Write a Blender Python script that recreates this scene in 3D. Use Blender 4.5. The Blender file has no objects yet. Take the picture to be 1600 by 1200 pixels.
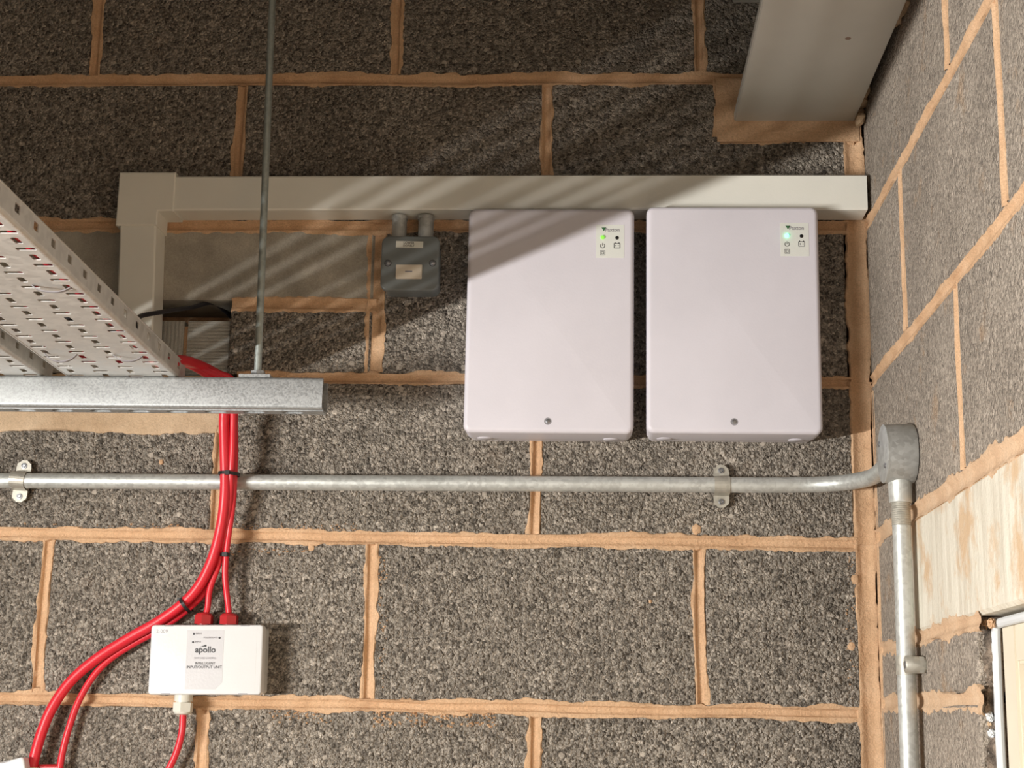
import bpy, bmesh, math, random
import numpy as np
from mathutils import Vector, Matrix

# ------------------------------------------------------------------ camera, world, light
# z = 0 in this file's own numbers is one bed joint of the blockwork; the floor lies ZO below it.
ZO = 2.2
scene = bpy.context.scene
COL = scene.collection
CF, CPIT, CYAW, CROL, CX, CY, CZ = 2386.28, .2176, .0561, .0200, .0773, -2.0841, -.2430
_fw = np.array([-math.sin(CYAW) * math.cos(CPIT), math.cos(CYAW) * math.cos(CPIT), math.sin(CPIT)])
_r0 = np.array([math.cos(CYAW), math.sin(CYAW), 0.]); _u0 = np.cross(_r0, _fw)
_r = _r0 * math.cos(CROL) + _u0 * math.sin(CROL); _u = -_r0 * math.sin(CROL) + _u0 * math.cos(CROL)
cam_d = bpy.data.cameras.new('camera'); cam = bpy.data.objects.new('camera', cam_d); COL.objects.link(cam)
cam_d.sensor_width = 36; cam_d.lens = CF * 36 / 1600; cam_d.clip_start = .05
cam.matrix_world = Matrix(((_r[0], _u[0], -_fw[0], CX), (_r[1], _u[1], -_fw[1], CY), (_r[2], _u[2], -_fw[2], CZ + ZO), (0, 0, 0, 1)))
scene.camera = cam
world = bpy.data.worlds.new('world'); scene.world = world; world.use_nodes = True
world.node_tree.nodes['Background'].inputs[0].default_value = (.02, .02, .022, 1)
scene.view_settings.view_transform = 'Standard'; scene.view_settings.look = 'None'
scene.view_settings.gamma = 1; scene.view_settings.use_curve_mapping = False
scene.view_settings.exposure = 0.0
# fluorescent batten on the left-hand wall of the room (its housing is built below)
LX, LY, LZ, LLEN = -1.60, -2.0, -.352, 1.2
ld = bpy.data.lights.new('batten_light', 'AREA'); ld.shape = 'RECTANGLE'; ld.size = .030; ld.size_y = LLEN
ld.energy = 108; ld.color = (1., .965, .915)
lo = bpy.data.objects.new('batten_light', ld); COL.objects.link(lo)
lo.location = (LX, LY, LZ + ZO); lo.rotation_euler = (0, math.radians(-90), 0)   # shines along +x

def P(u, v, y=0.):        # photo pixel -> point on the plane y = const
    d = _fw * CF + _r * (u - 800) - _u * (v - 600)
    t = (y - CY) / d[1]
    return np.array([CX + d[0] * t, y, CZ + d[2] * t])
def S(u, v, x=.4574):     # photo pixel -> point on the plane x = const
    d = _fw * CF + _r * (u - 800) - _u * (v - 600)
    t = (x - CX) / d[0]
    return np.array([x, CY + d[1] * t, CZ + d[2] * t])

# ------------------------------------------------------------------ materials
def mat(name, col, rough=.6, metal=0., **kw):
    m = bpy.data.materials.new(name); m.use_nodes = True
    b = m.node_tree.nodes['Principled BSDF']
    b.inputs['Base Color'].default_value = (*col, 1); b.inputs['Roughness'].default_value = rough
    b.inputs['Metallic'].default_value = metal
    if 'spec' in kw: b.inputs['Specular IOR Level'].default_value = kw['spec']
    if 'emit' in kw:
        b.inputs['Emission Color'].default_value = (*kw['emit'], 1); b.inputs['Emission Strength'].default_value = kw['es']
    return m
class NT:
    def __init__(s, m): s.t = m.node_tree; s.b = s.t.nodes['Principled BSDF']
    def n(s, typ, **k):
        nd = s.t.nodes.new(typ)
        for a, v in k.items():
            if a.startswith('i_'): nd.inputs[a[2:].replace('_', ' ')].default_value = v
            else: setattr(nd, a, v)
        return nd
    def l(s, a, b): s.t.links.new(a, b)
    def coords(s, seed=True):
        tc = s.n('ShaderNodeTexCoord'); out = tc.outputs['Object']
        if seed:
            oi = s.n('ShaderNodeObjectInfo')
            mu = s.n('ShaderNodeMath', operation='MULTIPLY'); mu.inputs[1].default_value = 37.
            s.l(oi.outputs['Random'], mu.inputs[0])
            va = s.n('ShaderNodeVectorMath', operation='ADD'); s.l(out, va.inputs[0]); s.l(mu.outputs[0], va.inputs[1]); out = va.outputs[0]
        return out
    def noise(s, co, scale, detail=4, rough=.55):
        nd = s.n('ShaderNodeTexNoise'); nd.inputs['Scale'].default_value = scale; nd.inputs['Detail'].default_value = detail
        nd.inputs['Roughness'].default_value = rough; s.l(co, nd.inputs['Vector']); return nd.outputs['Fac']
    def voro(s, co, scale, feature='F1', rand=1.):
        nd = s.n('ShaderNodeTexVoronoi', feature=feature); nd.inputs['Scale'].default_value = scale
        nd.inputs['Randomness'].default_value = rand; s.l(co, nd.inputs['Vector']); return nd
    def ramp(s, fac, stops):
        nd = s.n('ShaderNodeValToRGB'); cr = nd.color_ramp
        while len(cr.elements) < len(stops): cr.elements.new(.5)
        for e, (p, c) in zip(cr.elements, stops): e.position = p; e.color = (*c, 1)
        s.l(fac, nd.inputs[0]); return nd.outputs[0]
    def mix(s, fac, a, b, blend='MIX'):
        nd = s.n('ShaderNodeMix', data_type='RGBA', blend_type=blend)
        for v, i in ((fac, 0), (a, 6), (b, 7)):
            if hasattr(v, 'links'): s.l(v, nd.inputs[i])
            else: nd.inputs[i].default_value = v if i == 0 else (*v, 1)
        return nd.outputs[2]
    def math(s, op, a, b=0., clamp=False):
        nd = s.n('ShaderNodeMath', operation=op, use_clamp=clamp)
        for i, v in enumerate((a, b)):
            if hasattr(v, 'links'): s.l(v, nd.inputs[i])
            else: nd.inputs[i].default_value = v
        return nd.outputs[0]
    def bump(s, h, dist, strength=1.):
        nd = s.n('ShaderNodeBump'); nd.inputs['Distance'].default_value = dist; nd.inputs['Strength'].default_value = strength
        s.l(h, nd.inputs['Height']); s.l(nd.outputs[0], s.b.inputs['Normal'])
    def color(s, c): s.l(c, s.b.inputs['Base Color'])
    def rough(s, c): s.l(c, s.b.inputs['Roughness'])

def block_mat(name, dark, mid, light, dist, cell=205., stain=.0, pore=1.):
    m = mat(name, mid, .92, spec=.2); t = NT(m); co = t.coords()
    wob = t.n('ShaderNodeTexNoise'); wob.inputs['Scale'].default_value = 260; wob.inputs['Detail'].default_value = 1; t.l(co, wob.inputs['Vector'])
    vm = t.n('ShaderNodeVectorMath', operation='MULTIPLY_ADD'); t.l(wob.outputs['Color'], vm.inputs[0]); vm.inputs[1].default_value = (.0028,) * 3; t.l(co, vm.inputs[2])
    wc = vm.outputs[0]
    v1 = t.voro(wc, cell); v2 = t.voro(wc, cell * 1.9); v3 = t.voro(wc, 66.)
    def chan(v):
        sp = t.n('ShaderNodeSeparateColor'); t.l(v.outputs['Color'], sp.inputs[0]); return sp
    sep, sep2, sep3 = chan(v1), chan(v2), chan(v3)
    # height: rounded grains standing at different levels, with open pores between them
    def dome(v, lev, k):
        d = t.math('MULTIPLY', v.outputs['Distance'], 1.4); d = t.math('SUBTRACT', 1., t.math('MULTIPLY', d, d), True)
        return t.math('MULTIPLY', d, t.math('ADD', t.math('MULTIPLY', lev, k), 1 - k))
    h = t.math('ADD', dome(v1, sep.outputs[0], .8), t.math('MULTIPLY', dome(v2, sep2.outputs[0], .8), .5))
    # a few open pores and a few larger smooth stones
    rad = t.math('MULTIPLY', v3.outputs['Distance'], 1.0)
    hole = t.math('MULTIPLY', t.math('LESS_THAN', rad, .26), t.math('GREATER_THAN', sep3.outputs[0], .80))
    stone = t.math('MULTIPLY', t.math('LESS_THAN', rad, t.math('ADD', t.math('MULTIPLY', sep3.outputs[1], .20), .10)), t.math('LESS_THAN', sep3.outputs[0], .10))
    pit = t.n('ShaderNodeMapRange'); t.l(t.noise(co, 90, 4, .7), pit.inputs[0]); pit.inputs[1].default_value = .33; pit.inputs[2].default_value = .45
    h = t.math('ADD', h, t.math('MULTIPLY', pit.outputs[0], .7 * pore))
    h = t.math('SUBTRACT', h, t.math('MULTIPLY', hole, 1.6 * pore))
    hm = t.n('ShaderNodeMix'); t.l(stone, hm.inputs[0]); t.l(h, hm.inputs[2]); hm.inputs[3].default_value = 1.7
    t.bump(hm.outputs[0], dist)
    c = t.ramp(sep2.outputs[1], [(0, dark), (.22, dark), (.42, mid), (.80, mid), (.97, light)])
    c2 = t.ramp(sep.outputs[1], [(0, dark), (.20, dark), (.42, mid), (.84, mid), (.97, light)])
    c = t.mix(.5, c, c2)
    c = t.mix(t.math('MULTIPLY', stone, .38), c, tuple(.5 * (x + y) for x, y in zip(mid, light)))
    tone = t.ramp(t.noise(co, 5, 3), [(.3, (.84, .82, .80)), (.7, (1.12, 1.1, 1.08))])
    c = t.mix(1., c, tone, 'MULTIPLY')
    if stain:
        st = t.ramp(t.noise(co, 16, 6, .7), [(.58, (0, 0, 0)), (.68, (1, 1, 1))])
        c = t.mix(t.math('MULTIPLY', st, stain), c, (.46, .29, .16))
    t.color(c)
    return m
M = {}
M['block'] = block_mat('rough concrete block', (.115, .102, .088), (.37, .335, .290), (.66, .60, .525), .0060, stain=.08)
M['block_side'] = block_mat('rough concrete block fine', (.21, .185, .16), (.38, .335, .285), (.58, .51, .44), .0024, 240, .40, .5)
def simple_rough(name, cols, scale, dist, bscale=120, rough=.9):
    m = mat(name, cols[1], rough, spec=.25); t = NT(m); co = t.coords()
    n1 = t.noise(co, scale, 6, .6); n2 = t.noise(co, bscale, 6, .65)
    c = t.ramp(n1, [(.25, cols[0]), (.5, cols[1]), (.75, cols[2])])
    f = t.ramp(t.noise(co, 500, 2), [(.3, (.86, .86, .86)), (.7, (1.1, 1.1, 1.1))])
    t.color(t.mix(1., c, f, 'MULTIPLY'))
    t.bump(t.math('ADD', n2, t.math('MULTIPLY', n1, .6)), dist)
    return m
M['mortar'] = simple_rough('sandy orange mortar', ((.54, .335, .195), (.66, .432, .262), (.74, .51, .33)), 22, .0026, 160)
M['mortar_pale'] = simple_rough('pale packed mortar', ((.50, .35, .22), (.60, .44, .29), (.68, .52, .36)), 14, .003, 60)
M['mortar_side'] = simple_rough('smeared mortar', ((.54, .36, .23), (.64, .445, .29), (.71, .53, .37)), 20, .003, 90)
M['smooth_concrete'] = simple_rough('smooth grey concrete', ((.27, .25, .21), (.37, .345, .295), (.50, .465, .395)), 18, .0012, 150)
M['ribbed'] = simple_rough('pale ribbed fill', ((.36, .36, .33), (.44, .44, .41), (.52, .51, .47)), 20, .001, 200)
M['rubble'] = simple_rough('broken mortar and block', ((.03, .027, .024), (.24, .19, .15), (.66, .52, .40)), 75, .006, 110)
# lintel: pale concrete with vertical laitance streaks and sandy mortar stains
m = M['lintel'] = mat('pale streaked concrete', (.6, .52, .42), .85, spec=.3); t = NT(m)
tc = t.n('ShaderNodeTexCoord'); mp = t.n('ShaderNodeMapping'); mp.inputs['Scale'].default_value = (1, 1, .12); t.l(tc.outputs['Object'], mp.inputs['Vector'])
n1 = t.noise(mp.outputs[0], 55, 5, .6); n2 = t.noise(tc.outputs['Object'], 14, 6, .65); n3 = t.noise(tc.outputs['Object'], 160, 5)
c = t.ramp(n1, [(.3, (.55, .50, .41)), (.55, (.70, .66, .56)), (.7, (.76, .72, .62))])
c = t.mix(t.ramp(n2, [(.5, (0, 0, 0)), (.62, (.75, .75, .75))]), c, (.58, .38, .21))
t.color(c); t.bump(t.math('ADD', t.math('MULTIPLY', n1, 1.2), n3), .0018)

def metal(name, col, rough, metallic, vs, var=.12):
    m = mat(name, col, rough, metallic); t = NT(m); co = t.coords()
    v = t.voro(co, vs); sp = t.n('ShaderNodeSeparateColor'); t.l(v.outputs['Color'], sp.inputs[0])
    n = t.noise(co, 30, 5); f = t.math('ADD', t.math('MULTIPLY', sp.outputs[0], .6), t.math('MULTIPLY', n, .6))
    lo_ = tuple(x * (1 - var) for x in col); hi_ = tuple(min(1, x * (1 + var)) for x in col)
    t.color(t.ramp(f, [(.2, lo_), (.8, hi_)]))
    r = t.n('ShaderNodeMapRange'); t.l(f, r.inputs[0]); r.inputs[3].default_value = rough * .75; r.inputs[4].default_value = rough * 1.3
    t.rough(r.outputs[0]); t.bump(n, .0004, .5)
    return m
M['galv'] = metal('galvanised steel channel', (.34, .355, .36), .42, .5, 520, .20)
M['tray'] = metal('galvanised tray sheet', (.58, .58, .56), .45, .5, 120, .09)
M['conduit'] = metal('galvanised conduit', (.58, .60, .58), .40, .5, 240, .12)
M['casting'] = metal('galvanised casting', (.42, .43, .42), .5, .5, 200, .15)
M['saddle'] = metal('zinc plated saddle', (.47, .455, .40), .45, .5, 200, .12)
M['screw'] = metal('steel screw', (.35, .36, .38), .3, .9, 400, .1)
M['rod'] = metal('zinc threaded rod', (.36, .40, .38), .45, .6, 300, .12)
def soft(name, col, rough, bumpd=.0002, bs=300, var=.04, spec=.5):
    m = mat(name, col, rough, spec=spec); t = NT(m); co = t.coords(False)
    n = t.noise(co, bs, 3); n2 = t.noise(co, 9, 3)
    t.color(t.ramp(n2, [(.3, tuple(x * (1 - var) for x in col)), (.7, tuple(min(1, x * (1 + var)) for x in col))]))
    t.bump(n, bumpd, .6); return m
M['psu'] = soft('off white cabinet plastic', (.685, .663, .722), .45)
M['psu_base'] = soft('cabinet base plastic', (.62, .585, .61), .5)
M['pvc'] = soft('white trunking plastic', (.78, .775, .71), .42)
M['pvc_cover'] = soft('white trunking corner plastic', (.77, .76, .69), .45)
M['io'] = soft('white unit plastic', (.71, .725, .735), .3)
M['io_base'] = soft('white unit base plastic', (.60, .61, .60), .4)
M['gland_white'] = soft('ivory gland nylon', (.68, .67, .60), .4)
M['gland_red'] = soft('dark red gland nylon', (.42, .018, .022), .35)
M['red'] = soft('red cable sheath', (.66, .018, .035), .38, .0001)
M['black'] = soft('black plastic', (.012, .012, .013), .4)
M['cable_black'] = soft('black cable sheath', (.02, .02, .026), .5)
M['clad'] = soft('grey enamel', (.175, .195, .198), .42, .0003, 220)
M['paper'] = soft('label paper', (.72, .73, .67), .6)
M['fuse'] = soft('ivory moulding', (.70, .63, .52), .45)
M['panel'] = soft('indicator label film', (.70, .715, .675), .35)
M['io_label'] = soft('silver grey label film', (.56, .56, .58), .35)
M['ink'] = mat('dark print', (.05, .05, .055), .6)
M['ink_grey'] = mat('grey print', (.28, .27, .29), .6)
M['logo_green'] = mat('dark green print', (.035, .13, .05), .5)
M['hole_dark'] = mat('unlit indicator', (.008, .008, .009), .25)
M['led_a'] = mat('lit green indicator', (.2, .6, .05), .3, emit=(.32, 1., .12), es=.55)
M['led_b'] = mat('bright lit green indicator', (.1, .6, .35), .3, emit=(.10, 1., .48), es=6.0)
M['beam'] = soft('pale grey painted steel', (.57, .56, .51), .5, .0002, 120)
M['rust'] = simple_rough('rust mark', ((.2, .12, .09), (.28, .2, .16), (.36, .29, .24)), 60, .0005)
M['frame'] = soft('cream painted timber', (.72, .65, .52), .5, .0004, 60, .06)
M['sealant'] = soft('white sealant', (.66, .69, .71), .5, .001, 60)
M['plain_wall'] = simple_rough('painted blockwork', ((.24, .225, .20), (.28, .265, .24), (.32, .305, .28)), 6, .002, 40)
M['plain_ceiling'] = simple_rough('bare concrete soffit', ((.13, .125, .11), (.16, .155, .14), (.19, .18, .16)), 5, .002, 40)
M['plain_floor'] = simple_rough('bare concrete floor', ((.20, .195, .18), (.25, .24, .22), (.30, .285, .265)), 5, .001, 40)
M['tube'] = mat('lit tube', (.9, .9, .9), .3, emit=(1, .95, .86), es=3.0)

# ------------------------------------------------------------------ mesh helpers (all points in this file's numbers)
rnd = random.Random(5)
def world_loc(o):
    l = Vector((0, 0, 0))
    while o is not None: l += o.location; o = o.parent
    return l
def link(name, me, m, parent, origin):
    o = bpy.data.objects.new(name, me); COL.objects.link(o)
    if m is not None: me.materials.append(M[m] if isinstance(m, str) else m)
    if parent is not None:
        o.parent = parent; o.location = origin - world_loc(parent)
    else: o.location = origin
    return o
def obj(name, geo, m, parent=None, base=False, smooth=False, origin=None):
    """geo: bmesh or (verts, faces); one mesh object, its own origin at its middle (or base)."""
    if isinstance(geo, bmesh.types.BMesh): bm = geo
    else:
        bm = bmesh.new(); vs = [bm.verts.new(tuple(v)) for v in geo[0]]
        for f in geo[1]:
            try: bm.faces.new([vs[i] for i in f])
            except ValueError: pass
    bmesh.ops.recalc_face_normals(bm, faces=bm.faces)
    co = np.array([v.co[:] for v in bm.verts]); lo_, hi_ = co.min(0), co.max(0)
    og = (lo_ + hi_) / 2
    if base: og[2] = lo_[2]
    if origin is not None: og = np.array(origin, float)
    bmesh.ops.translate(bm, verts=bm.verts, vec=-Vector(og))
    me = bpy.data.meshes.new(name); bm.to_mesh(me); bm.free()
    if smooth:
        for p in me.polygons: p.use_smooth = True
        try: me.set_sharp_from_angle(angle=math.radians(40))
        except Exception: pass
    return link(name, me, m, parent, Vector(og) + Vector((0, 0, ZO)))
def tag(o, label, cat, group=None, kind=None):
    o['label'] = label; o['category'] = cat
    if group: o['group'] = group
    if kind: o['kind'] = kind
    return o
def thing(name, label, cat, loc, group=None):
    o = bpy.data.objects.new(name, None); COL.objects.link(o); o.empty_display_size = .05
    o.location = (loc[0], loc[1], loc[2] + ZO); return tag(o, label, cat, group)
def merge(*gs):
    V, F = [], []
    for v, f in gs:
        k = len(V); V += [tuple(map(float, p)) for p in v]; F += [tuple(i + k for i in q) for q in f]
    return V, F
def loft(rings, cap0=True, cap1=True, closed=True):
    n = len(rings[0]); V = [tuple(map(float, p)) for r in rings for p in r]; F = []
    for i in range(len(rings) - 1):
        for j in range(n if closed else n - 1):
            a = i * n + j; b = i * n + (j + 1) % n
            F.append((a, b, b + n, a + n))
    if cap0: F.append(tuple(range(n))[::-1])
    if cap1: F.append(tuple(range((len(rings) - 1) * n, len(rings) * n)))
    return V, F
def tube(path, r, n=12, caps=True):
    path = [np.array(p, float) for p in path]; rings = []
    nrm = None
    for i, p in enumerate(path):
        a = path[max(i - 1, 0)]; b = path[min(i + 1, len(path) - 1)]
        tdir = b - a; tdir /= np.linalg.norm(tdir)
        if nrm is None:
            ref = np.array([0, 0, 1.]) if abs(tdir[2]) < .9 else np.array([1., 0, 0])
            nrm = np.cross(tdir, ref)
        nrm = nrm - tdir * nrm.dot(tdir); nrm /= np.linalg.norm(nrm); bn = np.cross(tdir, nrm)
        rr = r[i] if hasattr(r, '__len__') else r
        rings.append([p + rr * (math.cos(2 * math.pi * k / n) * nrm + math.sin(2 * math.pi * k / n) * bn) for k in range(n)])
    return loft(rings, caps, caps)
def cyl(p0, p1, r0, r1=None, n=20): return tube([p0, p1], [r0, r0 if r1 is None else r1], n)
def lathe(p0, axis, prof, n=24):   # prof: (distance along the axis, radius)
    p0 = np.array(p0, float); axis = np.array(axis, float); axis /= np.linalg.norm(axis)
    ref = np.array([0, 0, 1.]) if abs(axis[2]) < .9 else np.array([1., 0, 0])
    a = np.cross(axis, ref); a /= np.linalg.norm(a); b = np.cross(axis, a)
    return loft([[p0 + axis * d + r * (math.cos(2 * math.pi * k / n) * a + math.sin(2 * math.pi * k / n) * b) for k in range(n)] for d, r in prof])
def spline(pts, per=10):
    p = [np.array(q, float) for q in pts]; p = [2 * p[0] - p[1]] + p + [2 * p[-1] - p[-2]]; out = []
    for i in range(1, len(p) - 2):
        for k in range(per):
            t_ = k / per
            out.append(.5 * ((2 * p[i]) + (p[i + 1] - p[i - 1]) * t_ + (2 * p[i - 1] - 5 * p[i] + 4 * p[i + 1] - p[i + 2]) * t_ ** 2 + (3 * p[i] - p[i - 1] - 3 * p[i + 1] + p[i + 2]) * t_ ** 3))
    out.append(p[-2]); return out
def rrect(x0, x1, z0, z1, r, k=5):
    pts = []
    for cx, cz, a0 in ((x1 - r, z1 - r, 0), (x0 + r, z1 - r, 90), (x0 + r, z0 + r, 180), (x1 - r, z0 + r, 270)):
        for i in range(k + 1):
            a = math.radians(a0 + 90 * i / k); pts.append((cx + r * math.cos(a), cz + r * math.sin(a)))
    return pts
def slab(x0, x1, z0, z1, yb, yf, r, bev=.0, k=5):   # rounded rectangle facing -y, from yb to front yf, bevelled front edge
    rings = [[(x, yb, z) for x, z in rrect(x0, x1, z0, z1, r, k)]]
    if bev:
        for i in range(5):
            a = math.pi / 2 * i / 4; d = bev * (1 - math.cos(a)); y = yf + bev * (1 - math.sin(a))
            rings.append([(x, y, z) for x, z in rrect(x0 + d, x1 - d, z0 + d, z1 - d, max(r - d, .0004), k)])
    else: rings.append([(x, yf, z) for x, z in rrect(x0, x1, z0, z1, r, k)])
    return loft(rings)
def box(x0, x1, y0, y1, z0, z1, bev=0.):
    bm = bmesh.new(); bmesh.ops.create_cube(bm, size=1)
    bmesh.ops.scale(bm, vec=(x1 - x0, y1 - y0, z1 - z0), verts=bm.verts)
    bmesh.ops.translate(bm, vec=((x0 + x1) / 2, (y0 + y1) / 2, (z0 + z1) / 2), verts=bm.verts)
    if bev: bmesh.ops.bevel(bm, geom=bm.edges[:], offset=bev, segments=2, affect='EDGES')
    g = ([v.co[:] for v in bm.verts], None); bm.verts.index_update()
    g = (g[0], [tuple(v.index for v in f.verts) for f in bm.faces]); bm.free(); return g
def xf(g, mtx): return [tuple(mtx @ Vector(v)) for v in g[0]], g[1]
def rot_about(p, axis, deg): return Matrix.Translation(p) @ Matrix.Rotation(math.radians(deg), 4, axis) @ Matrix.Translation(-Vector(p))
def hexa(p0, p1, r):
    return tube([p0, p1], r, 6)
def noise1(n, step, amp, seed):      # smooth 1-D value noise, n samples, knots every `step` samples
    g = np.random.RandomState(seed); k = max(2, int(n / step) + 3); kn = g.uniform(-1, 1, k)
    x = np.arange(n) / step; i = x.astype(int); f = x - i; f = f * f * (3 - 2 * f)
    return amp * (kn[i] * (1 - f) + kn[i + 1] * f)
def text(name, body, size, x, z, y, m, parent, align='CENTER', bold=0., rot=0.):
    cu = bpy.data.curves.new(name, 'FONT'); cu.body = body; cu.size = size; cu.align_x = align; cu.align_y = 'CENTER'; cu.offset = bold
    cu.resolution_u = 3
    tmp = bpy.data.objects.new(name, cu); COL.objects.link(tmp)
    dg = bpy.context.evaluated_depsgraph_get(); me = bpy.data.meshes.new_from_object(tmp.evaluated_get(dg))
    bpy.data.objects.remove(tmp); bpy.data.curves.remove(cu)
    mr = Matrix.Rotation(math.radians(rot), 4, 'Y')
    for v in me.vertices: v.co = mr @ Vector((v.co.x, 0, v.co.y))
    me.materials.clear()
    me.name = name
    return link(name, me, m, parent, Vector((x, y, z + ZO)))

# ------------------------------------------------------------------ the setting: walls of separate blocks and mortar joints
XS = .4574                       # face of the right-hand wall
back = lambda a, b, d: (a, d, b)                 # a = x, b = z, d = depth into the wall
side = lambda a, b, d: (XS + d, -a, b)           # a = distance from the corner towards the camera
def struct(name, g, m, label, cat='wall'):
    o = obj(name, g, m); tag(o, label, cat, kind='structure'); return o
wall_back = struct('wall_back', box(-2.0, 1.0, .10, .16, -2.2, 1.15), 'mortar', 'back wall of grey concrete blocks with orange mortar joints')
wall_right = struct('wall_right', merge(box(XS + .10, XS + .16, -.60, .0, -2.2, -.13), box(XS + .10, XS + .16, -3.6, .10, -.13, 1.15),
                    box(XS + .10, XS + .16, -3.6, -1.55, -2.2, -.13)), 'mortar', 'right-hand wall of concrete blocks running towards the viewer')
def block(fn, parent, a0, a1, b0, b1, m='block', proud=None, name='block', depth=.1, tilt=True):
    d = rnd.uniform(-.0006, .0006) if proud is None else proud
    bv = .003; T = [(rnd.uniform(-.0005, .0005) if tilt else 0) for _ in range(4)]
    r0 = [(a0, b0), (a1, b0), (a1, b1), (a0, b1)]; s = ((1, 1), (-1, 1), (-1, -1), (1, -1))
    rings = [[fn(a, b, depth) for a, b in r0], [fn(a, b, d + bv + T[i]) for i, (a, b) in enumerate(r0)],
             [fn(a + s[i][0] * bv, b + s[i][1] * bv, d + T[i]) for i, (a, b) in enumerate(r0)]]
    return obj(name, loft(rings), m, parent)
JW = .012
_seed = [10]
def joint(fn, parent, p0, p1, w=JW, m='mortar', rag=.0030, deep=.0040, name='mortar_joint', flat=False):
    """a tooled joint: ragged mortar lips lapping over the block edges, hollow along the middle"""
    _seed[0] += 7; sd = _seed[0]
    p0 = np.array(p0, float); p1 = np.array(p1, float); L = np.linalg.norm(p1 - p0); n = max(8, int(L / .0035)); tdir = (p1 - p0) / L
    nd = np.array([-tdir[1], tdir[0]])
    e = [np.clip(noise1(n, 16, rag, sd + k) + noise1(n, 5, rag * .6, sd + 20 + k) + noise1(n, 1.5, rag * .45, sd + 40 + k), -rag * .6, 1) for k in (0, 1)]
    lift = [np.clip(noise1(n, 9, .0010, sd + 60 + k), -.0003, .0012) for k in (0, 1)]
    mid = noise1(n, 20, .001, sd + 80); wob = noise1(n, 30, .0012, sd + 90); h = w / 2
    cols = []
    for i in range(n):
        c = p0 + tdir * (L * i / (n - 1)) + nd * wob[i]
        lo_, hi_ = -h - .0020 - e[0][i], h + .0020 + e[1][i]
        dd = .0012 if flat else deep + mid[i]
        l0, l1 = -.0012 - lift[0][i], -.0012 - lift[1][i]
        prof = [(lo_ - .0015, .0030), (lo_, -.0008), (lo_ * .35 - h * .65, l0), (-h * .80, l0 * .3), (-h * .55, dd * .75), (-h * .2, dd), (h * .2, dd),
                (h * .55, dd * .75), (h * .80, l1 * .3), (hi_ * .35 + h * .65, l1), (hi_, -.0008), (hi_ + .0015, .0030)]
        cols.append([fn(*(c + nd * o_), d_) for o_, d_ in prof])
    g = loft(cols, False, False, closed=False)
    return obj(name, g, m, parent, smooth=True)
HJ = JW / 2 - .0005
ZB = [.9, .675, .45, .225, 0., -.225, -.45]                    # bed joints
XE = .432                                                       # where the back wall's blocks stop before the corner mortar
px = lambda u, v: P(u, v)[0]
perps = {1: [-1.13, px(150, 60), px(620, 55), px(1092, 50)],             # course .675 - .9
         2: [-.92, px(376, 200), px(855, 200)],                          # .45 - .675
         4: [-.92, px(337, 780), px(837, 770)],                          # 0 - .225
         5: [-1.1, px(66, 970), px(578, 970), px(1095, 970)],            # -.225 - 0
         6: [-.9, px(315, 1150), px(835, 1150)]}                         # -.45 - -.225
XC = px(587, 500); XC2 = .20
def course(k, xs, xl, xr, m='block'):
    z0, z1 = ZB[k] + HJ, ZB[k - 1] - HJ
    edges = [xl] + xs + [xr]
    for i in range(len(edges) - 1):
        a = edges[i] + (HJ if i else 0); b = edges[i + 1] - (HJ if i < len(edges) - 2 else 0)
        block(back, wall_back, a, b, z0, z1)
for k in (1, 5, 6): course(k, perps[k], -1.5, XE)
# course under the beam: the last block is notched round the beam's mortar bed
z0, z1 = ZB[2] + HJ, ZB[1] - HJ
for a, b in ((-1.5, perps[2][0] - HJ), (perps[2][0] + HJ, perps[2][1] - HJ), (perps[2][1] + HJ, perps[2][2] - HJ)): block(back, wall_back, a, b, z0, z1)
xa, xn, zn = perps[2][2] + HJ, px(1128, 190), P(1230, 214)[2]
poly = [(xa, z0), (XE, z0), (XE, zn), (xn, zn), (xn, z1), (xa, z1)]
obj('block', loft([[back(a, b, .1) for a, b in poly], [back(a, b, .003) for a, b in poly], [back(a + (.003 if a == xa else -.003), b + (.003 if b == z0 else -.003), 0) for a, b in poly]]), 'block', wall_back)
# patch of mortar the beam beds on
obj('mortar_bed', box(xn - .007, XE + .02, -.0016, .1, zn - .0075, P(1230, 190)[2] + .002), 'mortar', wall_back)
obj('mortar_bed', box(xn - .008, P(1147, 160)[0] + .01, -.0014, .1, zn, ZB[1]), 'mortar', wall_back)
joint(back, wall_back, (xn - .003, zn - .002), (XE + .012, zn - .002), .014, flat=True, rag=.005)
joint(back, wall_back, (xn - .001, zn), (xn - .003, ZB[1]), .014, flat=True, rag=.005)
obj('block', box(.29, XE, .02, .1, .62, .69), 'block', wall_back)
# course .225 - .45: half-height smooth piece over a rough one, then full blocks
ZH = P(450, 476)[2]
hx0, hx1, hz0, hz1 = px(225, 520), px(358, 540), .235, P(300, 466)[2]
block(back, wall_back, -1.5, -.600, ZB[3] + HJ, ZB[2] - HJ, 'smooth_concrete')
block(back, wall_back, -.600, XC - HJ, ZH + HJ * 1.2, ZB[2] - HJ, 'smooth_concrete', proud=0.)
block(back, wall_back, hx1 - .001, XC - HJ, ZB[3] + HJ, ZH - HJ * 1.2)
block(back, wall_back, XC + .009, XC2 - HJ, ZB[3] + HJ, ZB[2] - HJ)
block(back, wall_back, XC2 + HJ, XE - .006, ZB[3] + HJ, ZB[2] - HJ)
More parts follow.
